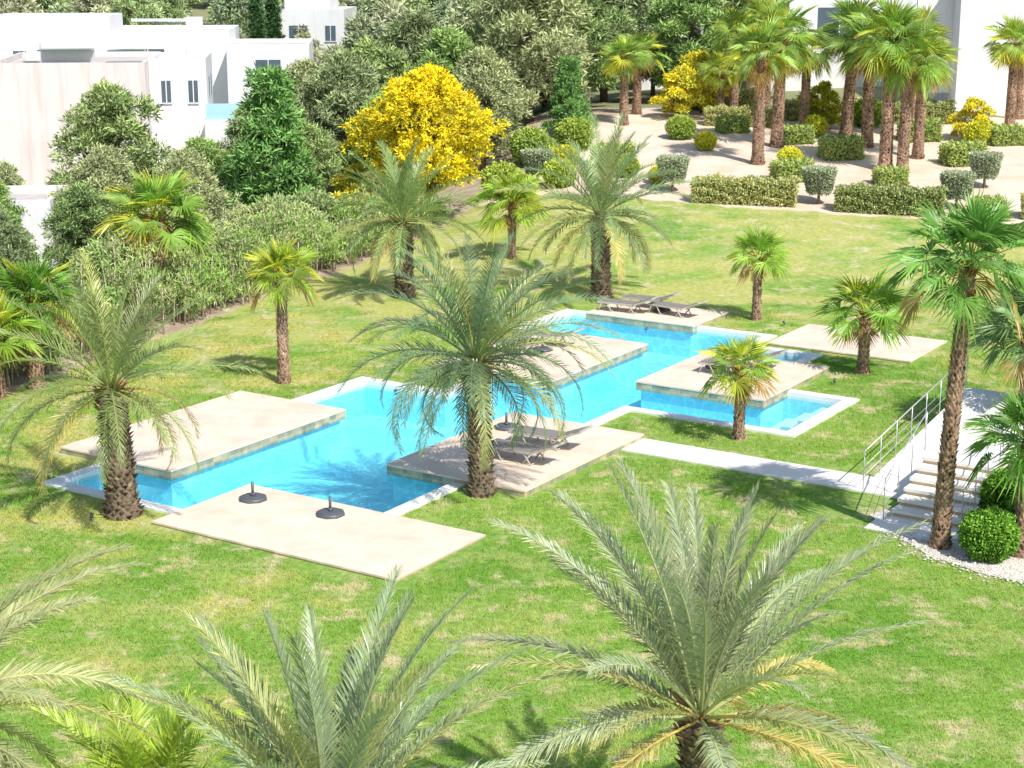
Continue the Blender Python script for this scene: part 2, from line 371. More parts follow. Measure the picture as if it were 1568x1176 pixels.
def lounger(a,b_,rot=0,z=.17): obj("sun_lounger",LM,W(a,b_,z),AZ-math.pi/2+rot)
lounger(8.0,-2.1); lounger(9.4,-2.25,.06)
lounger(24.9,-8.6,.1); lounger(25.3,-6.9,-.1); lounger(26.0,-8.3,.05)
lounger(17.5,-8.3,.05); lounger(19.2,-8.2); lounger(18.6,-1.6,.0); lounger(19.8,-1.6,.08)
mb=MB(); mb.path([(0,0,0),(0,0,.05),(0,0,.085),(0,0,.10)],[.33,.33,.28,.10],8); mb.path([(0,0,.1),(0,0,.42)],[.032,.032],12); mb.path([(0,0,.1),(0,0,.16)],[.06,.05],10)
UM=mb.mesh("umbrella_base",[M_DARK])
for a,b_,z in ((2.35,-5.75,.075),(2.45,-3.6,.075),(10.2,-4.0,.17),(18.3,-7.9,.17),(25.6,-7.6,.17),(19.2,-2.4,.17)): obj("umbrella_base",UM,W(a,b_,z),AZ+.39)
mb=MB(); mb.tube((0,0,-.02),(0,0,.12),.012); mb.path([(-.03,0,.12),(.09,0,.18)],[.045,.055],8)
SM=mb.mesh("spot",[M_DARK])
for x_,y_ in ((-9.2,35.3),(-3.3,46.4),(-6.9,45.5),(9.1,55.5),(4.4,54.5),(9.3,47.5)): obj("garden_spotlight",SM,(x_,y_,0),random.uniform(0,6),.8)

# ------------------------------------------------------------- palms
def nz(v): return v/(np.linalg.norm(v,axis=-1,keepdims=True)+1e-9)
def frond(mb,base,az,el,Lg,droop,nl,ll,col,lw=.028,V=.5,sag=.35,mi=0,roll=0,a0=58,a1=24):
    k=14; s=np.linspace(0,1,k); e=el-droop*s**1.5
    a=az+roll*.25*s**2
    T=np.stack([np.cos(e)*np.cos(a),np.cos(e)*np.sin(a),np.sin(e)],1)
    P=np.zeros((k,3)); P[0]=base
    for i in range(1,k): P[i]=P[i-1]+(T[i-1]+T[i])/2*Lg/(k-1)
    mb.path(P,list(np.linspace(.026,.004,k)),4,mi,np.array(col)*np.array([1.35,1.25,1.0]),False)
    t=np.linspace(.14,.99,nl)
    for side in(-1,1):
        tt=np.clip(t+rng.normal(0,.004,nl),0,1)
        p=np.stack([np.interp(tt,s,P[:,i]) for i in range(3)],1)
        d=nz(np.stack([np.interp(tt,s,T[:,i]) for i in range(3)],1))
        S=nz(np.cross(d,[0,0,1.])); Nn=np.cross(S,d)
        cr,sr=math.cos(roll),math.sin(roll); S,Nn=S*cr+Nn*sr,Nn*cr-S*sr
        an=np.radians(a0-(a0-a1)*tt)+rng.normal(0,.08,nl)
        vv=V+rng.normal(0,.18,nl)
        lat=side*S*np.cos(vv)[:,None]+Nn*np.sin(vv)[:,None]
        dr=nz(d*np.cos(an)[:,None]+lat*np.sin(an)[:,None])
        ln=ll*np.minimum(1,.35+(tt-.12)*3.2)*(1-.62*tt**3)*(1+rng.normal(0,.10,nl))
        dr2=nz(dr+np.array([0,0,-1.])*(sag*(1+rng.normal(0,.35,nl)))[:,None])
        m=p+dr*(ln*.5)[:,None]; tip=m+dr2*(ln*.5)[:,None]
        w=d*(lw/2)
        v=np.stack([p-w*.7,p+w*.7,m+w,tip,m-w],1).reshape(-1,3)
        i0=np.arange(nl)*5
        q=np.stack([i0,i0+1,i0+2,i0+4],1); tr=np.stack([i0+4,i0+2,i0+3],1)
        c=np.array(col)[None]*(1+rng.normal(0,.15,(nl,1)))
        c=np.repeat(c,5,0).reshape(nl,5,3); c[:,3]*=np.array([1.35,1.15,.9])
        mb.add(v,[q,tr],np.clip(c.reshape(-1,3),0,1),mi)
def trunk(mb,h,r0,r1,lean,kind,mi=1):
    k=14; zs=np.linspace(-.15,h,k)
    ctr=lambda z:np.array([lean[0]*(z/h)**1.5 if z>0 else 0,lean[1]*(z/h)**1.5 if z>0 else 0,z])
    def rad(z):
        t=max(0,z)/h
        r=r0+(r1-r0)*t+ .35*r0*math.exp(-t*h/.18)
        if kind=='date': r*=1+.22*math.exp(-((t-.95)/.12)**2)
        return r
    base=(.17,.125,.09) if kind=='date' else (.30,.20,.14)
    mb.path([ctr(z) for z in zs],[rad(z)*.93 for z in zs],14,mi,base,True)
    z=.05; row=0; V=[];C=[]
    dz=.085 if kind=='date' else .075; nb=12 if kind=='date' else 11
    pro=.075 if kind=='date' else .028
    while z<h:
        r=rad(z); c=ctr(z)
        for j in range(nb):
            a=(j+.5*(row%2)+random.uniform(-.2,.2))*2*math.pi/nb; hw=math.pi/nb*random.uniform(.7,1.05)
            o=lambda aa,rr,zz:np.array([c[0]+rr*math.cos(aa),c[1]+rr*math.sin(aa),zz])
            pr=pro*random.uniform(.3,1.6)
            V+= [o(a,r*.92,z-dz*.5),o(a+hw,r*.92,z+dz*.4),o(a-hw,r*.92,z+dz*.4),o(a,r+pr,z+dz*random.uniform(.8,1.6))]
            g=random.uniform(.5,1.5)*(1+.25*math.sin(z*3.1+a))
            cc=np.array((.28,.22,.17) if kind=='date' else (.36,.24,.17))*g
            if random.random()<.14: cc=cc*.35
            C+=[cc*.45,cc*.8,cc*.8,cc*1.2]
        z+=dz; row+=1
    V=np.array(V); i0=np.arange(len(V)//4)*4
    mb.add(V,np.concatenate([np.stack([i0,i0+1,i0+3],1),np.stack([i0,i0+3,i0+2],1),np.stack([i0+2,i0+3,i0+1],1)]),np.clip(np.array(C),0,1),mi)
    return ctr(h)
def date_palm(loc,h,Lg,r0,r1,nf,lean=(0,0),col=(.20,.27,.125),nl=62,ll=.5,lw=.03,dead=.12,elmin=-.45,droop=1.5,name="date_palm",pw=.85,a0=58,a1=24,seed=1):
    random.seed(seed)
    mb=MB(); top=trunk(mb,h,r0,r1,lean,'date')
    for i in range(nf):
        f=(i+.5)/nf; az=i*2.39996+random.uniform(-.3,.3)
        el=1.48-(1.48-elmin)*f**pw+random.uniform(-.12,.12)
        L_=Lg*(.72+.28*math.sin(math.pi*min(1,f*.75+.2)))*random.uniform(.82,1.1)
        dr=droop*(.35+.65*f)*random.uniform(.65,1.35)
        c=np.array(col)*random.uniform(.75,1.3)
        if f>1-dead and random.random()<.75: c=np.array((.36,.32,.12))*random.uniform(.7,1.15)
        elif random.random()<.16: c=c*.5+np.array((.38,.38,.12))*.5
        b0=top+np.array([math.cos(az),math.sin(az),0])*.10+np.array([0,0,.05+.3*(1-f)])
        frond(mb,b0,az,el,L_,dr,nl,ll*random.uniform(.9,1.1),c,lw,V=.5-.3*f,sag=.15+.35*f,roll=random.uniform(-.5,.5),a0=a0,a1=a1)
    for i in range(26):
        az=random.uniform(0,6.28); z=random.uniform(-.35,.25)
        d=np.array([math.cos(az),math.sin(az),.9]); b0=top+np.array([math.cos(az)*r1*.8,math.sin(az)*r1*.8,z])
        mb.path([b0,b0+d*random.uniform(.12,.3)],[.05,.015],4,1,np.array((.36,.25,.13))*random.uniform(.6,1.4))
    return obj(name,mb.mesh(name,[M_FROND,M_BARK]),loc)
def fanleaf(mb,base,az,el,pl,R,col,droop=.5,mi=0):
    k=5; s=np.linspace(0,1,k); e=el-droop*s**1.3*.5
    P=[np.array(base)]
    for i in range(1,k):
        P.append(P[-1]+np.array([math.cos(e[i])*math.cos(az),math.cos(e[i])*math.sin(az),math.sin(e[i])])*pl/(k-1))
    mb.path(P,list(np.linspace(.02,.012,k)),3,mi,np.array(col)*np.array([1.5,1.15,.8]),False)
    ee=e[-1]-.1-droop*.3
    F_=np.array([math.cos(ee)*math.cos(az),math.cos(ee)*math.sin(az),math.sin(ee)]); S=nz(np.cross(F_,[0,0,1.])); rl=random.uniform(-.7,.7)
    Nn=np.cross(S,F_); S,Nn=S*math.cos(rl)+Nn*math.sin(rl),Nn*math.cos(rl)-S*math.sin(rl)
    ns=24; ph=np.radians(np.linspace(-115,115,ns))+rng.normal(0,.03,ns); hub=P[-1]
    dp=2*math.radians(230)/ns/2*.95
    def pt(a,r,n): return hub+(F_*np.cos(a)[:,None]+S*np.sin(a)[:,None])*r[:,None]+Nn*n[:,None]
    r=R*(.70+.30*np.cos(ph*.8))*(1+rng.normal(0,.08,ns))
    cup=.20*R*np.abs(np.sin(ph)); fold=.04*R
    a=pt(ph-dp/2,r*.46,cup*.7); b_=pt(ph,r*.50,cup*.7+fold); c=pt(ph+dp/2,r*.46,cup*.7)
    tip=pt(ph,r,cup*.8); tip[:,2]-=droop*R*(.12+rng.random(ns)*.3)
    h=np.tile(hub,(ns,1))
    v=np.stack([h,a,b_,c,tip],1).reshape(-1,3); i0=np.arange(ns)*5
    f=np.concatenate([np.stack([i0,i0+1,i0+2],1),np.stack([i0,i0+2,i0+3],1),np.stack([i0+1,i0+4,i0+2],1),np.stack([i0+2,i0+4,i0+3],1)])
    cc=np.array(col)[None]*(1+rng.normal(0,.14,(ns,1))); cc=np.repeat(cc,5,0).reshape(ns,5,3); cc[:,4]*=np.array([1.2,1.0,.8]); cc[:,0]*=1.25
    mb.add(v,f,np.clip(cc.reshape(-1,3),0,1),mi)
def fan_mesh(h,r0,r1,nf,pl,R,lean=(0,0),col=(.17,.30,.045),yellow=.12,skirt=3,elmin=-.35,seed=1):
    random.seed(seed)
    mb=MB(); top=trunk(mb,h,r0,r1,lean,'fan')
    for i in range(nf):
        f=(i+.5)/nf; az=i*2.39996+random.uniform(-.4,.4); el=1.5-(1.5-elmin)*f+random.uniform(-.18,.18)
        c=np.array(col)*random.uniform(.65,1.35)
        if random.random()<yellow: c=np.array((.36,.41,.05))*random.uniform(.8,1.1)
        if f>.92 and random.random()<.6: c=np.array((.34,.24,.10))
        fanleaf(mb,top+np.array([math.cos(az)*.06,math.sin(az)*.06,.1*(1-f)]),az,el,pl*random.uniform(.65,1.2)*(.75+.25*min(1,f*2.2)),R*random.uniform(.75,1.12),c,.15+.6*f)
    for i in range(skirt):
        az=random.uniform(0,6.28); fanleaf(mb,top-np.array([0,0,.15]),az,-1.0,pl*.4,R*.65,(.30,.20,.10),.9)
    for i in range(18):
        az=random.uniform(0,6.28); z=random.uniform(-.35,.12)
        d=np.array([math.cos(az),math.sin(az),1.1]); b0=top+np.array([math.cos(az)*r1*.8,math.sin(az)*r1*.8,z])
        mb.path([b0,b0+d*random.uniform(.1,.22)],[.035,.01],4,1,np.array((.33,.18,.09))*random.uniform(.7,1.4))
    return mb.mesh("fan_palm",[M_FAN,M_BARK])
date_palm((-8.6,35.7,0),2.75,3.1,.34,.28,38,(-.1,0),(.17,.225,.085),ll=.50,droop=1.45,dead=.25,seed=3)
date_palm((-.7,37.2,0),3.0,3.4,.26,.25,64,(-.12,0),(.12,.19,.105),ll=.52,droop=1.95,dead=.03,seed=4,elmin=-.3)
date_palm((-3.9,60.5,0),2.6,3.2,.34,.31,44,(0,0),(.18,.255,.10),ll=.55,lw=.04,droop=1.45,seed=5)
date_palm((3.2,60.1,0),2.9,3.7,.34,.31,46,(-.05,0),(.165,.235,.105),ll=.6,lw=.04,droop=1.35,seed=6)
date_palm((2.4,19.9,0),2.5,3.3,.24,.22,46,(0,0),(.235,.285,.185),nl=110,ll=.44,lw=.031,dead=.2,elmin=-.15,droop=.95,pw=1.1,a0=50,a1=20,seed=8)
date_palm((-2.05,17.2,0),2.15,3.1,.24,.22,46,(0,0),(.22,.28,.175),nl=110,ll=.44,lw=.031,dead=.2,elmin=-.1,droop=1.0,pw=1.05,a0=50,a1=20,seed=9)
date_palm((-7.2,18.4,0),3.1,3.3,.26,.24,46,(0,0),(.28,.31,.17),nl=100,ll=.46,lw=.031,dead=.3,elmin=-.5,droop=1.2,a0=50,a1=20,seed=12)
date_palm((-4.7,19.6,0),1.1,1.9,.2,.2,34,(0,0),(.28,.35,.05),nl=70,ll=.42,lw=.03,dead=.1,elmin=.1,droop=1.4,seed=11)
def fp(loc,*a,**k): return obj("fan_palm",fan_mesh(*a,**k),loc)
fp((-6.6,47.7,0),3.1,.17,.15,26,.62,.72,yellow=.45,col=(.22,.33,.045),seed=21)
fp((-12.1,57.6,0),3.2,.26,.22,38,1.05,1.1,col=(.17,.30,.06),seed=22)
fp((-13.6,47.1,0),2.4,.22,.18,36,.85,.9,col=(.13,.26,.04),seed=23)
fp((-14.4,46.0,0),1.7,.2,.17,26,.7,.85,col=(.16,.27,.04),yellow=.3,seed=24)
fp((8.3,56.5,0),2.05,.15,.13,22,.55,.74,col=(.20,.32,.05),yellow=.2,seed=25)
fp((5.8,41.8,0),1.75,.14,.12,20,.55,.70,col=(.17,.29,.045),yellow=.2,seed=26)
fp((10.4,48.9,0),1.75,.17,.14,26,.75,.85,col=(.18,.31,.05),seed=27)
fp((8.95,33.6,0),5.9,.19,.14,40,.95,.88,lean=(.22,0),col=(.11,.24,.055),yellow=.04,seed=28)
fp((10.5,33.1,0),2.4,.2,.16,30,.7,.78,col=(.12,.25,.045),seed=29)
fp((13.2,42.2,0),2.6,.2,.16,34,.95,.95,col=(.13,.22,.09),yellow=.03,seed=30)
fp((0,66.5,0),2.5,.16,.14,26,.85,.95,col=(.24,.36,.05),yellow=.4,seed=31)
tall=[fan_mesh(5.0,.30,.24,34,1.05,1.1,col=(.21,.33,.08),yellow=.2,skirt=7,elmin=-.7,seed=41),fan_mesh(5.0,.32,.25,30,1.15,1.15,lean=(.3,.1),col=(.18,.30,.065),yellow=.2,skirt=7,elmin=-.7,seed=42),fan_mesh(5.0,.28,.24,32,1.0,1.05,lean=(-.25,.1),col=(.23,.34,.07),yellow=.25,skirt=9,elmin=-.8,seed=43)]
for i,(x_,y_,h) in enumerate([(12.2,84.5,5.3),(13.8,88.9,5.4),(11.7,96,2.9),(6.2,95,3.6),(18.5,88.9,5),(18.9,82.3,5.4),(18.2,82.9,6.2),(18.0,92,5.4),(23.3,97.5,3.8),(27.5,94.5,4.6),(29,98,4),(12.6,97.5,4.6),(20.5,86,4.6),(7.2,99,3.4),(21.3,91,5.2),(15.9,93,4.2),(14.6,99,5.0)]):
    s=h/5.0; obj("fan_palm",tall[i%3],(x_,y_,H(x_,y_)),random.uniform(0,6.28),(.5+.5*s,.5+.5*s,s))

# ------------------------------------------------------------- foliage
random.seed(99)
def tufts(mb,C,out,nn,ln,wd,col,spread=.9,mi=0,cv=.2):
    K=len(C); d=nz(np.repeat(out,nn,0)*(1-spread*.5)+rng.normal(0,spread*.6,(K*nn,3)))
    p=np.repeat(C,nn,0)+rng.normal(0,ln*.3,(K*nn,3)); s=nz(np.cross(d,rng.normal(0,1,(K*nn,3))))*wd/2
    l=ln*(.6+.8*rng.random((K*nn,1)))
    v=np.stack([p,p+d*l*.5+s,p+d*l,p+d*l*.5-s],1).reshape(-1,3)
    i0=np.arange(K*nn)*4
    cc=np.asarray(col,float)
    if cc.ndim==1: cc=np.tile(cc,(K,1))
    cc=np.repeat(cc,nn,0)*(1+rng.normal(0,cv,(K*nn,1))); cc=np.clip(np.repeat(cc,4,0),0,1)
    mb.add(v,np.stack([i0,i0+1,i0+2,i0+3],1),cc,mi)
def tree_mesh(h,rx,kind,ntuft=1500,colA=(.05,.085,.035),colB=(.13,.19,.06),ln=.34,wd=.08,nn=9,base=.15,conic=0,nb=22):
    mb=MB(); mb.path([(0,0,-.5),(0.05,0,h*.35),(0,.08,h*.7),(.05,0,h*.9)],[h*.03,h*.022,h*.012,.02],8,1,(.16,.12,.09))
    blobs=[]
    for i in range(nb):
        t=base+(1-base)*(i+.5)/nb; a=i*2.4+random.uniform(-.4,.4)
        prof=math.sin(math.pi*min(1,(t-base)/(1-base)*.8+.2))**.7 if not conic else (1-(t-base)/(1-base))**.8+.12
        rr=rx*prof*random.uniform(.35,.85); c=np.array([rr*math.cos(a),rr*math.sin(a),h*t*.93])
        br=rx*random.uniform(.20,.40)*(.6+.4*prof); blobs.append((c,br))
        z0=c[2]*.72; mb.path([(0,0,z0),tuple(c*np.array([.6,.6,0])+np.array([0,0,(z0+c[2])/2])),tuple(c)],[h*.012,h*.007,.01],5,1,(.17,.13,.10))
    per=ntuft//nb
    for c,br in blobs:
        d=nz(rng.normal(0,1,(per,3))); d[:,2]=np.abs(d[:,2])*.9-.25*rng.random(per); d=nz(d)
        r=br*(.45+.6*rng.random((per,1))**.6); P=c+d*r*np.array([1.1,1.1,.8])
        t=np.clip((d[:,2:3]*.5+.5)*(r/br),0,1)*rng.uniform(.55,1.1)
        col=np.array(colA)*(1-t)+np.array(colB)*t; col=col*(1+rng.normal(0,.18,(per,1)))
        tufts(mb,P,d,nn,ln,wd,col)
    return mb.mesh(kind,[M_LEAF,M_BARK])
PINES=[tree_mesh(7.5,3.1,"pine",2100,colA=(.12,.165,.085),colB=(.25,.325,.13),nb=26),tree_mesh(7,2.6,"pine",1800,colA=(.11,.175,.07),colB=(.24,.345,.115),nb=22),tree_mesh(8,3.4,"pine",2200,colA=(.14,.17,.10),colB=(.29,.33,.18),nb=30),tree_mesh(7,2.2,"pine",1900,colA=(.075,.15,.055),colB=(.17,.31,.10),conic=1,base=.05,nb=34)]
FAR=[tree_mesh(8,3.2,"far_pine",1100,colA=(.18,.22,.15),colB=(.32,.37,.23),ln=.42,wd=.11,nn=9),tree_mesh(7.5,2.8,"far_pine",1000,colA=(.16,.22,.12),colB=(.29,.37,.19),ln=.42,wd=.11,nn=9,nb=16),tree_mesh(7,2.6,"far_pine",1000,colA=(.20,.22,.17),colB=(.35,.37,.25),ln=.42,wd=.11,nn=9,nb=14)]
def pine(x_,y_,v,s,sz=None,dz=0): obj("pine_tree",PINES[v],(x_,y_,H(x_,y_)+dz),random.uniform(0,6.28),(s,s,sz or s))
for x_,y_,v,s in [(-10.6,76,3,1.1),(-20.2,86,0,1.05),(-24,78,2,.62),(-22,71,1,.66),(-17.5,73,2,.66),(-14.6,80,1,.7),(-12.4,86,0,.85),(-8.5,87,2,1.0),(-6,84,1,.85),(-11.5,96,2,1.0),(-8,98,0,1.15),(-3.5,98,1,1.15),(1,100,2,1.2),(3.5,106,0,1.15),(-6,108,2,1.3),(0,112,0,1.3),(-10.5,112,1,1.15),(6,112,2,1.2),(-16.5,88,1,.6),(-27,90,1,.5),(-29,80,0,.55),(-20,66,1,.5),(-16.5,65,0,.55),(-24.5,66,3,.55),(-13.5,70,2,.6),(11,108,1,1.1),(15,112,0,1.2),(-1.5,88,2,.8),(3,92,3,.6),(-9.5,80,0,.65),(-18.5,60,2,.5)]:
    pine(x_,y_,v,s)
pts=[]
for _ in range(2200):
    y_=random.uniform(116,215); x_=random.uniform(-.33*y_,.33*y_)
    if x_<-14 and y_<142: continue
    if x_<-13 and y_<166 and random.random()<.8: continue
    if 19<x_<34 and y_<140: continue
    if all((x_-a)**2+(y_-b_)**2>(4.8+.012*(y_-110))**2 for a,b_ in pts[-400:]): pts.append((x_,y_))
forest=empty("pine_forest")
for i,(x_,y_) in enumerate(pts):
    obj("tree",FAR[i%3],(x_,y_,H(x_,y_)),random.uniform(0,6.28),random.uniform(.75,1.25),parent=forest)
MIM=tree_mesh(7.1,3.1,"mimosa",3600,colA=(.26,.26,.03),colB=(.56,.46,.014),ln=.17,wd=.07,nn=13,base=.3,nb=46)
obj("mimosa_tree",MIM,(-3.7,75.5,H(-3.7,75.5)),.5,(1.06,1.06,1))
MB2=tree_mesh(3.2,1.6,"mimosa",900,colA=(.22,.26,.05),colB=(.50,.43,.03),ln=.2,wd=.08,nn=9,base=.12,nb=14)
for x_,y_,s in ((-6.9,77,.9),(-6.2,74,.6),(11,100,1.1),(9.5,97,.9),(24.5,91,.7),(17,94,.8)): obj("mimosa_tree",MB2,(x_,y_,H(x_,y_)),random.uniform(0,6),s)
CY=tree_mesh(9,.9,"cypress",1300,colA=(.03,.07,.03),colB=(.07,.13,.05),conic=1,base=.03,nb=34,ln=.3)
for x_,y_ in ((-20.6,140),(-19.4,141)): obj("cypress_tree",CY,(x_,y_,H(x_,y_)),0,1.1)

def shrub_mesh(kind,size,col1,col2,n=900,ln=.09,wd=.05,stem=0,shape='ball'):
    mb=MB(); sx,sy,sz=size
    if stem: mb.path([(0,0,-.1),(0,0,stem+.1)],[.07,.05],7,1,(.22,.16,.11))
    if shape=='box':
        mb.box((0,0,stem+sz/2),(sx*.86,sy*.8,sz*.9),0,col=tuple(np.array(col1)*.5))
        area=[sx*sy,sx*sz,sy*sz]; tot=area[0]+2*area[1]+2*area[2]
        def face(k,fn,nr):
            m=int(n*k/tot); u=rng.random(m)-.5; w=rng.random(m)-.5; P=fn(u,w); P=P+rng.normal(0,.045,P.shape)
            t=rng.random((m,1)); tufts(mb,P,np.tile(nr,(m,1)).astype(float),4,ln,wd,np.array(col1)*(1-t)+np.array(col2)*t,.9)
        wob=lambda u:.07*np.sin(u*17)+.05*np.sin(u*41)
        face(area[0],lambda u,w:np.stack([u*sx,w*sy,stem+sz*.97+wob(u)+0*w],1),(0,0,1))
        for s in(-1,1):
            face(area[1],lambda u,w:np.stack([u*sx,s*(sy*.45+wob(u+w)),stem+sz*(w+.5)],1),(0,s,.2))
            face(area[2],lambda u,w:np.stack([s*sx*.47+0*u,u*sy,stem+sz*(w+.5)],1),(s,0,.2))
    else:
        d=nz(rng.normal(0,1,(n,3)))
        mul=np.array([sx/2,sy/2,sz/2]); c0=np.array([0,0,stem+sz/2])
        r=.78+.22*rng.random((n,1))+.11*np.sin(d[:,:1]*7)*np.cos(d[:,1:2]*6+d[:,2:3]*5)
        if shape=='goblet':
            t=rng.random(n); a=rng.random(n)*6.283; topf=rng.random(n)<.4
            rr=np.where(topf,np.sqrt(rng.random(n)),.55+.45*t**.6); zz=np.where(topf,1.0,t)
            P=np.stack([rr*np.cos(a)*sx/2,rr*np.sin(a)*sy/2,stem+zz*sz],1); d=nz(P-c0)
        else: P=c0+d*r*mul
        us=np.linspace(0,math.pi,9); V=[];F=[]
        for i,u in enumerate(us):
            for j in range(12):
                V.append((math.sin(u)*math.cos(j*math.pi/6)*sx*.38,math.sin(u)*math.sin(j*math.pi/6)*sy*.38,stem+sz/2+math.cos(u)*sz*.38))
        for i in range(8):
            for j in range(12): F.append([i*12+j,(i+1)*12+j,(i+1)*12+(j+1)%12,i*12+(j+1)%12])
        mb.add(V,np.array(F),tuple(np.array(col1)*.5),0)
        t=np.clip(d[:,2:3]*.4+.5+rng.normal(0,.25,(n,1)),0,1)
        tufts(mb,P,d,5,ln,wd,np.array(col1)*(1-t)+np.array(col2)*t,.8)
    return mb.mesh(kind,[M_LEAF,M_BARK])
HE=shrub_mesh("hedge",(4.6,1.0,1.0),(.19,.22,.09),(.38,.38,.19),4200,.12,.06,shape='box')
HE2=shrub_mesh("hedge",(1.7,1.2,.85),(.13,.20,.07),(.31,.36,.12),2200,.10,.06,shape='box')
GOB=shrub_mesh("topiary",(1.25,1.25,.95),(.15,.19,.13),(.28,.32,.24),1500,.09,.05,stem=.45,shape='goblet')
BALL=shrub_mesh("shrub",(1.5,1.5,1.2),(.16,.24,.06),(.34,.40,.09),1500,.11,.06)
BALLY=shrub_mesh("shrub",(1.5,1.5,1.3),(.24,.28,.04),(.46,.46,.05),1200,.13,.07)
def pl(name,me,x_,y_,rz=0,s=1): obj(name,me,(x_,y_,H(x_,y_)),rz,s)
pl("hedge",HE,10.4,75.8,-.2); pl("hedge",HE,16.5,73.9,-.25); pl("hedge",HE,24.3,72.5,-.2); pl("hedge",HE,12.8,95,-.1,.9)
pl("hedge",HE,17.5,97,0,1); pl("hedge",HE,22.5,96.5,0,1); pl("hedge",HE,11.9,102,0,1.1)
for x_,y_ in ((7.4,78.2),(13.7,75.6),(19.6,74.6),(1.2,80.5),(22,79)): pl("topiary_shrub",GOB,x_,y_,0,1.1)
for x_,y_,s in ((20.6,73.3,.8),(16.6,86,1.1),(22.4,84.5,1.1),(12.0,93,.9),(26,90,1),(13.3,80.6,1.0),(17.8,79.8,.8),(21.7,91,1.1),(15,90,.9),(5.0,84,1.1)): pl("clipped_shrub",HE2,x_,y_,.2,s)
for x_,y_,s in ((2.2,79.5,1.0),(5.5,81.5,.8),(9,91,1),(-.5,80,1.2),(1,86,1.4),(3.2,88,1.3),(19.8,95,1.2)): pl("shrub",BALL,x_,y_,random.uniform(0,6),s)
for x_,y_,s in ((13.6,83.2,.8),(10,88,.7),(24.5,90,.9),(6.9,80,.6),(2.5,83,.9),(16.3,92,.8),(.5,78,.8)): pl("flowering_shrub",BALLY,x_,y_,random.uniform(0,6),s)
BUSH=shrub_mesh("bush",(1.15,1.15,1.05),(.06,.14,.025),(.17,.32,.05),3800,.06,.035)
pl("round_bush",BUSH,9.75,32.9); pl("round_bush",BUSH,11.1,33.9,1,1.15); pl("round_bush",BUSH,12,36.2,2,1.4); pl("round_bush",BUSH,10.9,35.3,3,1.1);pl("round_bush",BUSH,13.5,38.5,3,1.4)
mb=MB() 
for i in range(560):
    t=random.random(); off=random.uniform(.2,2.6); x_=-15.6+t*12.9-.93*off; y_=42.5+t*33.5+.36*off
    hh=random.uniform(1.0,2.6)*(1.15-.25*t)*(.8+.25*math.sin(t*23)+.15*math.sin(t*61)); z0=H(x_,y_)
    n=24; lean=rng.normal(0,.18,2)
    mb.path([(x_,y_,z0-.1),(x_+lean[0]*.4,y_+lean[1]*.4,z0+hh*.5),(x_+lean[0],y_+lean[1],z0+hh)],[.03,.022,.01],4,1,(.46,.38,.30))
    zz=rng.random(n)**.5; P=np.stack([x_+lean[0]*zz+rng.normal(0,.22,n),y_+lean[1]*zz+rng.normal(0,.22,n),z0+hh*(.2+.8*zz)],1)
    t2=np.clip(zz[:,None]*.8+rng.normal(0,.2,(n,1)),0,1)
    base=random.choice([((.15,.21,.07),(.30,.38,.14)),((.17,.20,.10),(.35,.37,.19)),((.12,.20,.06),(.25,.37,.10)),((.12,.15,.07),(.25,.29,.13))])
    tufts(mb,P,np.tile((0,0,1.),(n,1)),6,.2,.045,np.array(base[0])*(1-t2)+np.array(base[1])*t2,.8)
obj("oleander_hedge",mb.mesh("oleander",[M_LEAF,M_BARK]))
SCR=shrub_mesh("scrub",(2.6,2.6,2.0),(.14,.18,.09),(.29,.34,.17),1500,.22,.07)
for _ in range(60):
    t=random.random(); off=random.uniform(3,16); x_=-15.6+t*13-.93*off; y_=42.5+t*36+.36*off
    pl("scrub_bush",SCR,x_,y_,random.uniform(0,6),random.uniform(.6,1.1))

# ------------------------------------------------------------- buildings
def house(parts,loc,rz=0,name="white_house"):
    e=empty(name,loc,rz)
    for nm,c,s,m in parts:
        mb=MB(); mb.box(c,s); obj(nm,mb.mesh(nm,[m]),parent=e)
    return e
def block(x0,x1,y0,y1,z0,z1,wm=None,par=.35):
    wm=wm or M_WALL; c=((x0+x1)/2,(y0+y1)/2)
    P=[("walls",(c[0],c[1],(z0+z1)/2),(x1-x0,y1-y0,z1-z0),wm),("roof",(c[0],c[1],z1+.02),(x1-x0-.5,y1-y0-.5,.05),M_ROOF)]
    t=.22
    P+=[("parapet_front",(c[0],y0+t/2,z1+par/2),(x1-x0,t,par),wm),("parapet_back",(c[0],y1-t/2,z1+par/2),(x1-x0,t,par),wm),
        ("parapet_side",(x0+t/2,c[1],z1+par/2),(t,y1-y0-2*t,par),wm),("parapet_side_b",(x1-t/2,c[1],z1+par/2),(t,y1-y0-2*t,par),wm)]
    return P
def win(x,y,z,w,h,axis='y'):
    if axis=='y': return [("window_glass",(x,y-.01,z),(w,.06,h),M_GLASS),("window_sill",(x,y-.06,z-h/2-.04),(w+.1,.12,.06),M_WALL),("window_mullion",(x,y-.05,z),(.06,.04,h),M_WALL)]
    return [("window_glass",(x+.01,y,z),(.06,w,h),M_GLASS)]
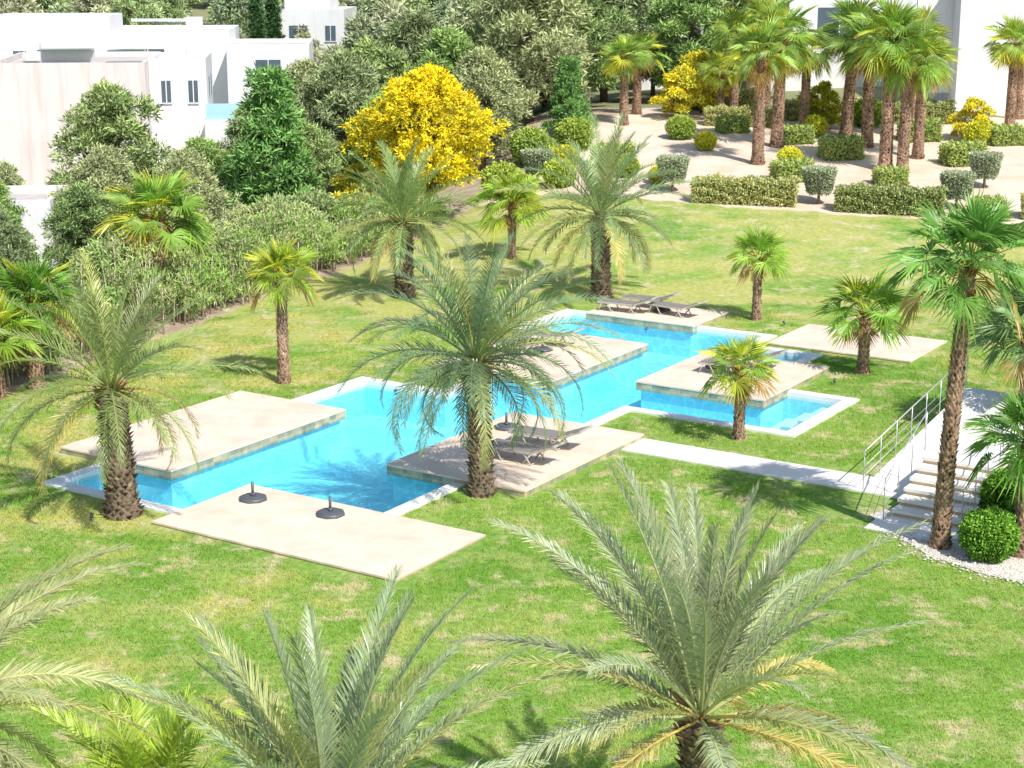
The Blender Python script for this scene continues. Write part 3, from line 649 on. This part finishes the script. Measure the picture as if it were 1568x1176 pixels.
house(block(-9,0,0,12,-3,5.6,M_WALL2)+block(0.02,3.4,2,9,-3,5.7)+block(3.42,7.6,-2.0,4,-3,2.4,M_WALL)
      +win(3.42,4.9,4.2,.7,1.2,'x')+win(3.42,7.2,4.2,.7,1.2,'x')+win(2.6,2,4.1,.55,1.3)+win(1.0,2,4.1,.55,1.3)+win(-2,0,2.5,1.6,1.5)
      +[("balcony_glass",(5.5,-1.85,3.2),(4.0,.04,.95),M_BALG),("balcony_glass_side",(7.45,1.0,3.2),(.04,5.6,.95),M_BALG),
        ("solar_panel",(-5,4,6.5),(3.2,1.6,.08),M_GLASS),("solar_frame",(-5,4.8,6.1),(3.2,.08,.8),M_STEEL),("solar_panel_b",(-1.5,5,6.4),(2.2,1.4,.08),M_GLASS),("chimney",(-7.2,6,6.3),(.8,.8,1.0),M_WALL),("ac_unit",(1.6,5,6.1),(1.0,.7,.7),M_WALL)],(-21.5,101,0),.12)
house(block(-12,8,0,10,-4,6.3)+block(-10,-1,2,9,6.32,7.3)+block(8.02,14,-3,6,-4,5.4)+win(2,0,4.6,2.4,1.4)+win(11,-3,4,1.8,1.3)+win(-7,0,4.6,1.6,1.2)
      +[("pergola_beam",(3,3,7.3),(5,.2,.2),M_WALL),("roof_box",(5,5,6.9),(1.2,1.2,1.1),M_WALL),("solar_panel",(3,5,7.0),(2.4,1.5,.08),M_GLASS)],(-29,128,0),.08)
house(block(-3.5,3,0,8,-4,7.2)+block(-2.5,1.5,2,7,7.22,9.2)+win(-1,0,5.5,1.6,1.3)+win(1.8,0,5.5,.9,1.3),(-17.5,150,0),-.05)
house(block(-4,0,0,5,-4,1.7)+win(-2,0,.4,1.2,1.1),(-19.4,71,0),.1)
house(block(-3,3,0,8,0,12)+win(0,0,10,1.6,1.2),(-11,185,0),0)
house(block(0,9,0,9,0,13)+win(3.3,0,10.6,2.2,1.5)+win(7,0,10.6,1,1.5)+win(2.5,0,6.5,3,2.2)+block(-4,-.02,-1,6,0,9)+win(-2,-1,7.2,1.6,1.8),(19.8,118,1),.05)
house(block(0,14,0,12,0,8.6,par=.5)+[("sloped_fin",(-1.1,2,5.2),(2.2,.3,7),M_WALL)]+win(4.5,0,5,.7,2.4)+win(9,0,5,2.4,1.6),(26.6,103,2.2),-.05)
house(block(0,5,0,6,0,5)+win(2.5,0,3.3,1.4,1.4),(9,121,2.5),0)

# ------------------------------------------------------------- grass blades
def patch():
    mb=MB(); n=190; S=.62
    p=np.stack([(rng.random(n)-.5)*S,(rng.random(n)-.5)*S,np.zeros(n)],1); a=rng.random(n)*6.283
    d=np.stack([np.cos(a),np.sin(a),0*a],1); l=.03+.03*rng.random((n,1)); w=np.stack([-np.sin(a),np.cos(a),0*a],1)*.009
    tip=p+d*l*.8+np.array([0,0,1])*l
    v=np.stack([p-w,p+w,tip],1).reshape(-1,3); i0=np.arange(n)*3
    g=.85+.5*rng.random((n,1)); c=np.repeat(np.concatenate([g*1.05,g,g*.9],1),3,0)
    mb.add(v,np.stack([i0,i0+1,i0+2],1),c); return mb.mesh("tuft",[M_GRASS])
po=inset(outer,-.18)
gpts=[[],[],[],[]]
step=.55
for yy in np.arange(21,60,step):
    for xx in np.arange(-.32*yy-1,.32*yy+1,step):
        x_=xx+random.uniform(-.1,.1); y_=yy+random.uniform(-.1,.1)
        if leftd(x_,y_)>-.1 or y_>48+random.random()*12: continue
        a,b_=toAB(x_,y_)
        if inpoly(a,b_,po): continue
        if any(d[0]-.3<a<d[1]+.3 and d[2]-.3<b_<d[3]+.3 for d in decks): continue
        if inpoly(x_,y_,gp): continue
        gpts[random.randrange(4)].append((x_,y_,H(x_,y_)))
for k in range(4):
    me=bpy.data.meshes.new("grass"); me.from_pydata(gpts[k],[],[]); g=obj("grass",me); g.instance_type='VERTS'
    c=obj("grass_tuft",patch(),parent=g)

# ------------------------------------------------------------- light & camera
sd=np.array([.55,-.83]); sd/=np.linalg.norm(sd); el=math.radians(49)
w=bpy.data.worlds.new("World"); sc.world=w; w.use_nodes=True; nt=w.node_tree
sky=nt.nodes.new("ShaderNodeTexSky"); sky.sky_type='NISHITA'; sky.sun_disc=False; sky.sun_elevation=el; sky.sun_rotation=math.atan2(sd[0],sd[1])
bg=nt.nodes["Background"]; bg.inputs[1].default_value=.15; nt.links.new(sky.outputs[0],bg.inputs[0])
sl=bpy.data.lights.new("sun",'SUN'); sl.energy=5; sl.angle=math.radians(.5); sl.color=(1,.955,.885)
so=bpy.data.objects.new("sun",sl); COL.objects.link(so)
so.rotation_euler=Vector((sd[0]*math.cos(el),sd[1]*math.cos(el),math.sin(el))).to_track_quat('Z','Y').to_euler()
cam=bpy.data.cameras.new("camera"); co=bpy.data.objects.new("camera",cam); COL.objects.link(co)
cam.sensor_width=36; cam.lens=36*2600/1568; cam.clip_end=4000; cam.clip_start=.1
co.location=(0,0,12); co.rotation_euler=(math.pi/2-.247,0,0); sc.camera=co
